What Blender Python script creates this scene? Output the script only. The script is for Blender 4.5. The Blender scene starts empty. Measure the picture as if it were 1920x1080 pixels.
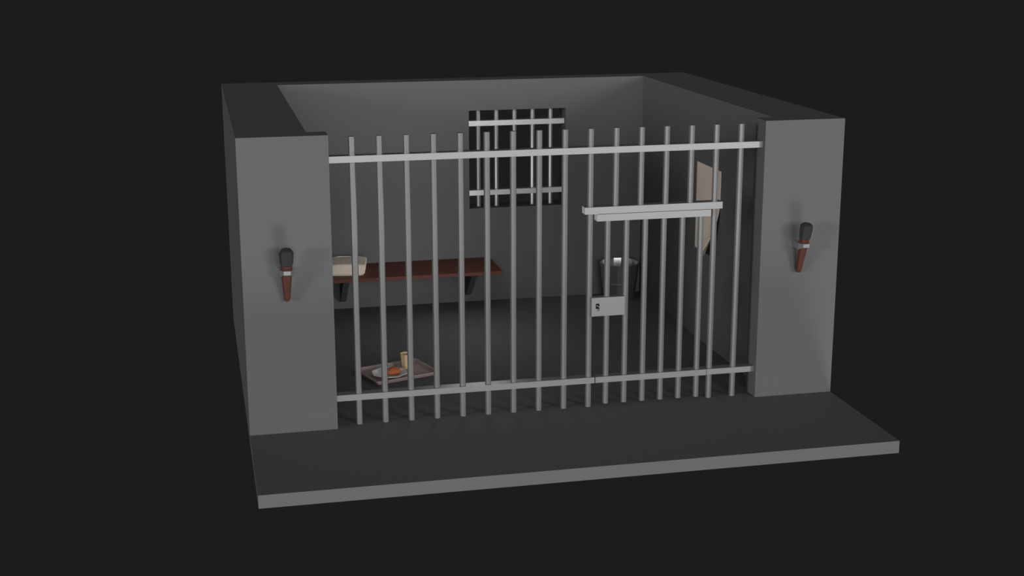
import bpy, bmesh, math
from mathutils import Vector, Matrix

S = bpy.context.scene
C = S.collection
PI = math.pi

# ------------------------------------------------------------------ sizes (metres)
W, H, D = 6.275, 3.0, 5.081        # outer width, wall height, depth from pillar front
TL, TR = 0.691, 5.584              # inner faces of the side walls
TB = 0.351                         # back wall thickness
YB = D - TB                        # inner face of the back wall
PA, PB, PD = 0.882, 5.393, 0.269   # pillar inner edges, pillar depth
YF, TS = 1.599, 0.127              # floor overhang at the front, floor thickness
BY = 0.12                          # plane of the bars


# ------------------------------------------------------------------ materials
def material(name, col, rough=0.6, metal=0.0, spec=0.5, noise=0.0, scale=8.0, grain=None):
    m = bpy.data.materials.new(name)
    m.use_nodes = True
    nt = m.node_tree
    b = nt.nodes['Principled BSDF']
    b.inputs['Roughness'].default_value = rough
    b.inputs['Metallic'].default_value = metal
    b.inputs['Specular IOR Level'].default_value = spec
    tc = nt.nodes.new('ShaderNodeTexCoord')
    mp = nt.nodes.new('ShaderNodeMapping')
    if grain:
        mp.inputs['Scale'].default_value = grain
    n = nt.nodes.new('ShaderNodeTexNoise')
    n.inputs['Scale'].default_value = scale
    n.inputs['Detail'].default_value = 4
    r = nt.nodes.new('ShaderNodeValToRGB')
    lo = [c * (1 - noise) for c in col]
    hi = [min(1, c * (1 + noise)) for c in col]
    r.color_ramp.elements[0].position = 0.3
    r.color_ramp.elements[1].position = 0.7
    r.color_ramp.elements[0].color = (*lo, 1)
    r.color_ramp.elements[1].color = (*hi, 1)
    L = nt.links
    L.new(tc.outputs['Object'], mp.inputs['Vector'])
    L.new(mp.outputs['Vector'], n.inputs['Vector'])
    L.new(n.outputs['Fac'], r.inputs['Fac'])
    L.new(r.outputs['Color'], b.inputs['Base Color'])
    return m


M = {
    'wall': material('plain_grey_plaster', (0.128, 0.128, 0.128), 0.75, spec=0.25, noise=0.006, scale=1.2),
    'bar': material('brushed_steel', (0.355, 0.355, 0.355), 0.42, metal=0.75, noise=0.01, scale=3),
    'window': material('pale_steel', (0.68, 0.68, 0.68), 0.38, metal=0.8, noise=0.01, scale=3),
    'bench': material('dark_red_wood', (0.115, 0.035, 0.024), 0.6, spec=0.3, noise=0.08, scale=3, grain=(0.6, 6, 6)),
    'bracket': material('dark_iron', (0.09, 0.09, 0.093), 0.7, spec=0.2, noise=0.02),
    'cloth': material('cream_cloth', (0.8, 0.7, 0.6), 0.95, spec=0.0, noise=0.01),
    'paper': material('cream_paper', (0.92, 0.78, 0.67), 0.9, spec=0.0, noise=0.01, scale=4),
    'tray': material('brown_tray', (0.44, 0.35, 0.33), 0.7, spec=0.2, noise=0.03),
    'plate': material('white_plate', (0.9, 0.9, 0.9), 0.6, spec=0.2, noise=0.01),
    'food': material('baked_crust', (0.55, 0.17, 0.065), 0.7, spec=0.2, noise=0.1, scale=14),
    'cup': material('tan_cup', (0.80, 0.60, 0.38), 0.8, spec=0.1, noise=0.02),
    'bucket': material('zinc', (0.5, 0.5, 0.5), 0.24, metal=0.9, noise=0.01),
    'torchwood': material('torch_wood', (0.095, 0.036, 0.025), 0.7, spec=0.2, noise=0.06, scale=6, grain=(6, 6, 1)),
    'char': material('charred_wrap', (0.038, 0.038, 0.039), 0.8, spec=0.2, noise=0.06),
    'torchmetal': material('torch_bracket_steel', (0.45, 0.45, 0.46), 0.30, metal=0.8, noise=0.01),
    'dark': material('keyhole_dark', (0.012, 0.012, 0.012), 0.8, spec=0.1, noise=0.02),
}


# ------------------------------------------------------------------ mesh helpers
def link(name, bm, mat, parent=None, smooth=False):
    bmesh.ops.recalc_face_normals(bm, faces=bm.faces[:])
    me = bpy.data.meshes.new(name)
    bm.to_mesh(me)
    bm.free()
    me.materials.append(M[mat])
    if smooth:
        for p in me.polygons:
            p.use_smooth = True
    o = bpy.data.objects.new(name, me)
    C.objects.link(o)
    if parent is not None:
        o.parent = parent
    return o


def tag(o, label=None, cat=None, group=None, kind=None):
    if label: o['label'] = label
    if cat: o['category'] = cat
    if group: o['group'] = group
    if kind: o['kind'] = kind
    return o


def empty(name, loc, label, cat, group=None):
    o = bpy.data.objects.new(name, None)
    o.empty_display_size = 0.1
    C.objects.link(o)
    o.location = loc
    return tag(o, label, cat, group)


def box(bm, x0, x1, y0, y1, z0, z1, bevel=0.0):
    vs = [bm.verts.new(p) for p in ((x0, y0, z0), (x1, y0, z0), (x1, y1, z0), (x0, y1, z0),
                                    (x0, y0, z1), (x1, y0, z1), (x1, y1, z1), (x0, y1, z1))]
    fs = [bm.faces.new([vs[i] for i in f]) for f in ((3, 2, 1, 0), (4, 5, 6, 7), (0, 1, 5, 4), (1, 2, 6, 5), (2, 3, 7, 6), (3, 0, 4, 7))]
    if bevel:
        es = list({e for f in fs for e in f.edges})
        bmesh.ops.bevel(bm, geom=es, offset=bevel, segments=1, affect='EDGES', profile=0.5)


def loft(bm, rings, cap0=True, cap1=True):
    """rings: lists of points of equal length, joined in order."""
    vr = [[bm.verts.new(p) for p in r] for r in rings]
    n = len(vr[0])
    for a, b in zip(vr, vr[1:]):
        for i in range(n):
            j = (i + 1) % n
            bm.faces.new((a[i], a[j], b[j], b[i]))
    if cap0: bm.faces.new(vr[0][::-1])
    if cap1: bm.faces.new(vr[-1])
    return vr


def circle(r, z, n=8, a0=0.0, cx=0.0, cy=0.0):
    return [(cx + r * math.sin(a0 + 2 * PI * i / n), cy + r * math.cos(a0 + 2 * PI * i / n), z) for i in range(n)]


def new_box(name, mat, parent, off, *b, bevel=0.0):
    """box given in world numbers, stored relative to off (the location of its thing)."""
    bm = bmesh.new()
    x0, x1, y0, y1, z0, z1 = b
    box(bm, x0 - off[0], x1 - off[0], y0 - off[1], y1 - off[1], z0 - off[2], z1 - off[2], bevel)
    return link(name, bm, mat, parent)


def bar_mesh(r, length, n=8):
    bm = bmesh.new()
    loft(bm, [circle(r, 0, n), circle(r, length, n)])
    return bm


# ------------------------------------------------------------------ the shell of the cell
def structure(name, *b):
    bm = bmesh.new()
    box(bm, *b)
    return tag(link(name, bm, 'wall'), kind='structure')


structure('floor', 0, W, -YF, D, -TS, 0)
structure('wall_left', 0, TL, PD, D, 0, H)
structure('wall_right', TR, W, PD, D, 0, H)
structure('wall_front_left', 0, PA, 0, PD, 0, H)
structure('wall_front_right', PB, W, 0, PD, 0, H)

# back wall with its window opening, one closed mesh
WX0, WX1, WZ0, WZ1 = 3.179, 4.503, 1.284, 2.601
bm = bmesh.new()
xs, zs = [TL, WX0, WX1, TR], [0, WZ0, WZ1, H]
gf = [[bm.verts.new((x, YB, z)) for z in zs] for x in xs]
gb = [[bm.verts.new((x, D, z)) for z in zs] for x in xs]
for i in range(3):
    for j in range(3):
        if i == 1 and j == 1:
            continue
        bm.faces.new((gf[i][j], gf[i + 1][j], gf[i + 1][j + 1], gf[i][j + 1]))
        bm.faces.new((gb[i][j], gb[i][j + 1], gb[i + 1][j + 1], gb[i + 1][j]))
for k in range(3):
    for (i0, j0), (i1, j1) in (((k, 0), (k + 1, 0)), ((k, 3), (k + 1, 3)), ((0, k), (0, k + 1)), ((3, k), (3, k + 1))):
        bm.faces.new((gf[i0][j0], gf[i1][j1], gb[i1][j1], gb[i0][j0]))
for (i0, j0), (i1, j1) in (((1, 1), (2, 1)), ((2, 1), (2, 2)), ((2, 2), (1, 2)), ((1, 2), (1, 1))):
    bm.faces.new((gf[i0][j0], gf[i1][j1], gb[i1][j1], gb[i0][j0]))
tag(link('wall_back', bm, 'wall'), kind='structure')

# ------------------------------------------------------------------ window grille
WY = YB + 0.15
o0 = (WX0, WY, WZ0)
g = empty('window_grille', o0, 'small grille of five steel bars set in the square window opening of the back wall', 'window bars')
bm = bar_mesh(0.031, WZ1 - WZ0)
bar0 = link('grille_bar', bm, 'window', g)
WB = [3.333, 3.580, 3.829, 4.079, 4.330]
for k, x in enumerate(WB):
    b = bar0 if k == 0 else bar0.copy()
    if k: C.objects.link(b); b.parent = g
    b.location = (x - o0[0], 0, 0)
for z0, z1 in ((2.384, 2.453), (1.447, 1.517)):
    new_box('grille_rail', 'window', g, o0, WX0, WX1, YB + 0.07, YB + 0.19, z0, z1)

# ------------------------------------------------------------------ barred front of the cell
RY0, RY1 = 0.0625, 0.1775
o0 = (PA, BY, 0)
g = empty('cell_front', o0, 'fixed steel barred front with tall vertical bars spanning between the two grey pillars', 'cell bars')
tall = link('vertical_bar', bar_mesh(0.033, 2.965), 'bar', g)
short = None
first = True
for k in range(16):
    x = 1.118 + 0.2703 * k
    if 11 <= k + 1 - 0 and k in (10, 11, 12, 13):
        if short is None:
            short = link('vertical_bar', bar_mesh(0.033, 2.965 - 2.12), 'bar', g)
            b = short
        else:
            b = short.copy(); C.objects.link(b); b.parent = g
        b.location = (x - o0[0], 0, 2.12)
    else:
        if first:
            b = tall; first = False
        else:
            b = tall.copy(); C.objects.link(b); b.parent = g
        b.location = (x - o0[0], 0, 0)
new_box('top_rail', 'bar', g, o0, PA, PB, RY0, RY1, 2.715, 2.780)
new_box('bottom_rail', 'bar', g, o0, PA, 3.604, RY0, RY1, 0.270, 0.334)
new_box('bottom_rail', 'bar', g, o0, 4.855, PB, RY0, RY1, 0.273, 0.335)
new_box('door_lintel', 'bar', g, o0, 3.482, 4.972, RY0, RY1, 2.088, 2.160)

# ------------------------------------------------------------------ cell door
o0 = (3.614, BY, 0)
g = empty('cell_door', o0, 'low steel barred door with a square lock plate, closed in the right half of the cell front', 'door')
db = link('door_bar', bar_mesh(0.032, 2.05 - 0.022), 'bar', g)
for k in range(6):
    b = db if k == 0 else db.copy()
    if k: C.objects.link(b); b.parent = g
    b.location = (3.742 + 0.2032 * k - o0[0], 0, 0.022)
new_box('door_top_rail', 'bar', g, o0, 3.613, 4.849, RY0, RY1, 2.011, 2.083)
new_box('door_bottom_rail', 'bar', g, o0, 3.614, 4.851, RY0, RY1, 0.270, 0.334)
# lock box with a keyhole cut into its front face
LX0, LX1, LY0, LY1, LZ0, LZ1 = 3.560, 3.919, 0.052, 0.130, 1.004, 1.203
KX0, KX1, KZ0, KZ1 = 3.605, 3.645, 1.062, 1.140
bm = bmesh.new()
xs, zs = [LX0, KX0, KX1, LX1], [LZ0, KZ0, KZ1, LZ1]
P = lambda x, y, z: bm.verts.new((x - o0[0], y - o0[1], z))
gf = [[P(x, LY0, z) for z in zs] for x in xs]
for i in range(3):
    for j in range(3):
        if not (i == 1 and j == 1):
            bm.faces.new((gf[i][j], gf[i + 1][j], gf[i + 1][j + 1], gf[i][j + 1]))
bk = [P(LX0, LY1, LZ0), P(LX1, LY1, LZ0), P(LX1, LY1, LZ1), P(LX0, LY1, LZ1)]
bm.faces.new(bk[::-1])
bm.faces.new([gf[0][0], gf[1][0], gf[2][0], gf[3][0], bk[1], bk[0]])
bm.faces.new([gf[0][3], gf[1][3], gf[2][3], gf[3][3], bk[2], bk[3]])
bm.faces.new([gf[0][0], gf[0][1], gf[0][2], gf[0][3], bk[3], bk[0]])
bm.faces.new([gf[3][0], gf[3][1], gf[3][2], gf[3][3], bk[2], bk[1]])
q = [P(KX0, LY0 + 0.025, KZ0), P(KX1, LY0 + 0.025, KZ0), P(KX1, LY0 + 0.025, KZ1), P(KX0, LY0 + 0.025, KZ1)]
r_ = [gf[1][1], gf[2][1], gf[2][2], gf[1][2]]
bm.faces.new(q)
for i in range(4):
    j = (i + 1) % 4
    bm.faces.new((r_[i], r_[j], q[j], q[i]))
lock = link('lock_plate', bm, 'bar', g)
bm = bmesh.new()
box(bm, KX0 + .001 - o0[0], KX1 - .001 - o0[0], LY0 + 0.002 - o0[1], LY0 + 0.024 - o0[1], KZ0 + 0.022, KZ1 - 0.001)
kh = link('keyhole', bm, 'dark', lock)
kh['label'] = 'small black keyhole in the lock plate'
# bright diagonal sliver of metal crossing the keyhole
bm = bmesh.new()
def slant(bm, z0, z1, t):
    x0, x1 = KX0 + 0.008 - o0[0], KX1 - o0[0]
    y0, y1 = LY0 - 0.001 - o0[1], LY0 + 0.004 - o0[1]
    vs = [bm.verts.new(p) for p in ((x0, y0, z0), (x1, y0, z1), (x1, y0, z1 + t), (x0, y0, z0 + t),
                                    (x0, y1, z0), (x1, y1, z1), (x1, y1, z1 + t), (x0, y1, z0 + t))]
    for f in ((0, 1, 2, 3), (7, 6, 5, 4), (0, 4, 5, 1), (1, 5, 6, 2), (2, 6, 7, 3), (3, 7, 4, 0)):
        bm.faces.new([vs[i] for i in f])
slant(bm, 1.116, 1.097, 0.009)
link('keyhole_cover', bm, 'bar', lock)

# ------------------------------------------------------------------ bench on brackets
BX0, BX1, BYF, BZ = 1.12, 3.445, 3.887, 0.606
o0 = (BX0, YB, 0)
g = empty('wall_bench', o0, 'long dark red-brown wooden bench shelf bracketed to the back wall under the pillow', 'bench')
new_box('seat_board', 'bench', g, o0, BX0, BX1, BYF, YB, BZ - 0.045, BZ)
def bracket(x0, x1):
    bm = bmesh.new()
    zt = BZ - 0.045
    pts = [(YB, 0.10), (YB, zt), (YB - 0.55, zt), (YB - 0.55, zt - 0.05), (YB - 0.03, 0.10)]
    a = [bm.verts.new((x0 - o0[0], y - o0[1], z)) for y, z in pts]
    b = [bm.verts.new((x1 - o0[0], y - o0[1], z)) for y, z in pts]
    bm.faces.new(a); bm.faces.new(b[::-1])
    for i in range(len(pts)):
        j = (i + 1) % len(pts)
        bm.faces.new((a[i], b[i], b[j], a[j]))
    return link('bench_bracket', bm, 'bracket', g)
bracket(1.405, 1.482)
bracket(3.104, 3.181)

# ------------------------------------------------------------------ pillow
bm = bmesh.new()
px0, px1, py0, py1 = 1.215, 1.705, 4.075, 4.60
def prow(x0, x1, y0, y1, z, c, sag=0.0):
    m0, m1 = x0 + 0.11, x1 - 0.11
    return [(x0 + c, y0 + c * .3, z - sag), (m0, y0, z), (m1, y0, z), (x1 - c, y0 + c * .3, z - sag),
            (x1, y0 + 0.04, z - sag), (x1, y1 - 0.03, z - sag), (x1 - c, y1 - c * .3, z - sag), (m1, y1, z), (m0, y1, z),
            (x0 + c, y1 - c * .3, z - sag), (x0, y1 - 0.03, z - sag), (x0, y0 + 0.04, z - sag)]
off = 0.02
rings = [prow(px0 + .032, px1 - .032, py0 + .010, py1 - .03, 0.0, .022),
         prow(px0 + .014, px1 - .014, py0, py1 - .01, 0.024, .022),
         prow(px0, px1, py0 + .003, py1, 0.090, .022, .004),
         prow(px0 + .002, px1 - .002, py0 + .010, py1 - .008, 0.134, .016, .010),
         prow(px0 + .016, px1 - .012, py0 + .028, py1 - .022, 0.148, .018, .012)]
rings = [[(x - 1.46, y - 4.34, z) for x, y, z in r] for r in rings]
loft(bm, rings)
p = link('pillow', bm, 'cloth')
p.location = (1.475, 4.335, BZ)
p.rotation_euler = (0, 0, math.radians(-9))
tag(p, 'cream rectangular pillow lying on the left end of the dark red bench', 'pillow')

# ------------------------------------------------------------------ tray with plate, bread and cup
tc = (1.731, 1.710, 0.0)
bm = bmesh.new()
hw, hd, zt = 0.393, 0.302, 0.046
def rect(w, d, z, c=0.012):
    return [(-w + c, -d, z), (w - c, -d, z), (w, -d + c, z), (w, d - c, z), (w - c, d, z), (-w + c, d, z), (-w, d - c, z), (-w, -d + c, z)]
loft(bm, [rect(hw - .03, hd - .03, 0), rect(hw, hd, zt - .008), rect(hw, hd, zt), rect(hw - .018, hd - .018, zt), rect(hw - .045, hd - .045, .014)])
t = link('food_tray', bm, 'tray')
t.location = tc
t.rotation_euler = (0, 0, math.radians(18))
tag(t, 'brown rectangular tray with raised rim on the floor behind the left bars', 'tray')

bm = bmesh.new()
A = PI / 8
loft(bm, [circle(.11, 0, 8, A), circle(.205, .036, 8, A), circle(.210, .046, 8, A), circle(.196, .044, 8, A), circle(.115, .014, 8, A)])
pl = link('plate', bm, 'plate')
pl.location = (1.634, 1.605, 0.0145)
tag(pl, 'white octagonal plate under the orange-brown food on the tray', 'plate')

bm = bmesh.new()
bmesh.ops.create_icosphere(bm, subdivisions=2, radius=1.0)
for v in bm.verts:
    x, y, z = v.co
    f = 1.0 - 0.16 * x
    v.co = (x * 0.104, y * 0.072 * f, (z * 0.060 if z > 0 else z * 0.026) * f)
fd = link('bread_roll', bm, 'food', smooth=False)
fd.location = (1.668, 1.608, 0.0145 + 0.014 + 0.027)
fd.rotation_euler = (0, 0, math.radians(200))
tag(fd, 'small orange-brown rounded piece of food resting on the white plate', 'food')

bm = bmesh.new()
loft(bm, [circle(.060, 0, 8, A), circle(.077, .172, 8, A), circle(.071, .172, 8, A), circle(.055, .012, 8, A)])
cu = link('cup', bm, 'cup')
cu.location = (1.868, 1.868, 0.0145)
tag(cu, 'tan open-topped cup standing at the back of the tray', 'cup')

# ------------------------------------------------------------------ bucket
o0 = (5.205, 4.455, 0)
g = empty('bucket', o0, 'round faceted metal bucket standing in the back right corner of the cell', 'bucket')
bm = bmesh.new()
N = 16
R = lambda z: .212 + (.272 - .212) * z / .5
loft(bm, [circle(R(0), 0, N), circle(R(.226), .226, N), circle(R(.23) + .005, .231, N), circle(R(.236) + .005, .238, N), circle(R(.242), .243, N),
          circle(R(.5), .5, N), circle(R(.5) - .008, .5, N), circle(R(.02) - .010, .02, N)])
link('bucket_body', bm, 'bucket', g)
bm = bmesh.new()
rim = loft(bm, [circle(R(.478) + .0005, .478, N), circle(R(.478) + .008, .482, N), circle(R(.5) + .008, .500, N), circle(R(.5) - .001, .504, N)], False, False)
for i in range(N):
    j = (i + 1) % N
    bm.faces.new((rim[3][i], rim[3][j], rim[0][j], rim[0][i]))
link('bucket_rim', bm, 'bucket', g)

# ------------------------------------------------------------------ paper sheet with a peeling corner on the right wall
bm = bmesh.new()
PY0, PY1, PZ0, PZ1 = 1.708, 2.520, 1.118, 2.185
fy, fz = 2.30, 1.87        # the fold runs from (PY0, fz) to (fy, PZ0)
a = Vector((PY0, fz)); b_ = Vector((fy, PZ0))
dr = (b_ - a).normalized()
nrm = Vector((-dr.y, dr.x))
if nrm.dot(Vector((PY0, PZ0)) - a) < 0: nrm = -nrm
RC = 0.42
def curl(y, z):
    p = Vector((y, z)); s = nrm.dot(p - a)
    if s <= 0: return (TR - 0.0065, y, z)
    base = p - nrm * s
    q = base + nrm * RC * math.sin(s / RC)
    return (TR - 0.0065 - RC * (1 - math.cos(s / RC)), q.x, q.y)
ny, nz = 36, 48
gr = [[bm.verts.new(curl(PY0 + (PY1 - PY0) * i / ny, PZ0 + (PZ1 - PZ0) * j / nz)) for j in range(nz + 1)] for i in range(ny + 1)]
for i in range(ny):
    for j in range(nz):
        bm.faces.new((gr[i][j], gr[i + 1][j], gr[i + 1][j + 1], gr[i][j + 1]))
off = Vector((TR, (PY0 + PY1) / 2, PZ0))
for v in bm.verts: v.co -= off
bmesh.ops.recalc_face_normals(bm, faces=bm.faces[:])
bmesh.ops.solidify(bm, geom=bm.faces[:], thickness=0.006)
ps = link('paper_sheet', bm, 'paper', smooth=True)
ps.location = off
tag(ps, 'blank cream paper sheet on the right wall with its lower near corner curling off', 'paper sheet')

# ------------------------------------------------------------------ wall torches
TP0, TP1 = Vector((0, -0.040, 1.385)), Vector((0, -0.205, 1.935))   # axis of the torch
ax = (TP1 - TP0).normalized()
sx = Vector((1, 0, 0)); sy = ax.cross(sx).normalized()
def tring(s, r, n=8, a0=0.0):
    c = TP0 + ax * s
    return [tuple(c + sx * (r * math.sin(a0 + 2 * PI * i / n)) + sy * (r * math.cos(a0 + 2 * PI * i / n))) for i in range(n)]
def torch(x, label):
    g = empty('wall_torch', (x, 0, 1.385), label, 'torch', 'torches on the pillars')
    L = (TP1 - TP0).length
    def fix(bm):
        for v in bm.verts: v.co.z -= 1.385
        return bm
    bm = bmesh.new()
    loft(bm, [tring(0, .018), tring(.006, .026), tring(.02, .030), tring(.27, .049), tring(.40, .055), tring(.43, .055)])
    link('torch_handle', fix(bm), 'torchwood', g)
    bm = bmesh.new()
    h0 = L - 0.165
    loft(bm, [tring(h0, .056), tring(h0 + .012, .064), tring(h0 + .10, .070), tring(L - .03, .070), tring(L - .006, .055), tring(L, .03)])
    link('torch_head', fix(bm), 'char', g)
    # bracket: a faceted steel collar reaching from the wall around the handle
    bm = bmesh.new()
    w = 0.066
    plan = [(-w, 0, 1), (-w, -.155, 1), (-.034, -.215, .6), (.034, -.215, .6), (w, -.155, 1), (w, 0, 1)]
    zt, h = 1.722, .066
    top = [bm.verts.new((px, py, zt)) for px, py, k in plan]
    bot = [bm.verts.new((px, py, zt - h * k)) for px, py, k in plan]
    bm.faces.new(top)
    n = len(plan)
    bc = bm.verts.new((0, -.08, zt - h))
    for i in range(n):
        j = (i + 1) % n
        bm.faces.new((bot[i], bot[j], top[j], top[i]))
        bm.faces.new((bot[j], bot[i], bc))
    link('torch_bracket', fix(bm), 'torchmetal', g)
    return g
torch(0.424, 'unlit wooden wall torch in a steel bracket on the left pillar')
torch(5.812, 'unlit wooden wall torch in a steel bracket on the right pillar')

# ------------------------------------------------------------------ light
world = bpy.data.worlds.new('world')
S.world = world
world.use_nodes = True
bg = world.node_tree.nodes['Background']
bg.inputs['Color'].default_value = (0.0116, 0.0116, 0.0116, 1)
bg.inputs['Strength'].default_value = 1.0


def sun(name, az, el, strength, angle):
    """az: degrees to the right (+) of straight in front, el: degrees above the horizon (where the light comes from)."""
    l = bpy.data.lights.new(name, 'SUN')
    l.energy = strength
    l.angle = math.radians(angle)
    o = bpy.data.objects.new(name, l)
    C.objects.link(o)
    a, e = math.radians(az), math.radians(el)
    src = Vector((math.sin(a) * math.cos(e), -math.cos(a) * math.cos(e), math.sin(e)))
    o.rotation_euler = src.to_track_quat('Z', 'Y').to_euler()
    o.location = Vector((W / 2, 0, 1.5)) + src * 12
    return o


SUNS = [('low_front_light', 15, -42, 0.85, 14),
        ('right_light', 31, 8.5, 1.12, 18),
        ('front_light', -6, 7.5, 0.95, 24),
        ('left_light', -60, 7, 1.0, 14),
        ('top_light', -10, 75, 0.13, 60)]
for s in SUNS:
    sun(*s)
pl_ = bpy.data.lights.new('cell_light', 'POINT')
pl_.energy = 14.5
pl_.shadow_soft_size = 0.4
po = bpy.data.objects.new('cell_light', pl_)
C.objects.link(po)
po.location = (2.95, 3.1, 1.40)

# ------------------------------------------------------------------ camera
cam = bpy.data.cameras.new('camera')
cam.lens = 50
cam.sensor_width = 36
cam.clip_end = 200
co = bpy.data.objects.new('camera', cam)
C.objects.link(co)
yaw, pitch, roll = 0.2206, 0.2471, -0.0021
fwd = Vector((math.sin(yaw) * math.cos(pitch), math.cos(yaw) * math.cos(pitch), -math.sin(pitch)))
right = Vector((math.cos(yaw), -math.sin(yaw), 0))
up = right.cross(fwd)
r2 = math.cos(roll) * right + math.sin(roll) * up
u2 = -math.sin(roll) * right + math.cos(roll) * up
m = Matrix((r2, u2, -fwd)).transposed().to_4x4()
m.translation = Vector((-0.3803, -13.733, 4.9248))
co.matrix_world = m
S.camera = co

S.view_settings.view_transform = 'Standard'
S.view_settings.look = 'None'
S.view_settings.exposure = 0.0
S.view_settings.gamma = 1.0
S.view_settings.use_curve_mapping = False
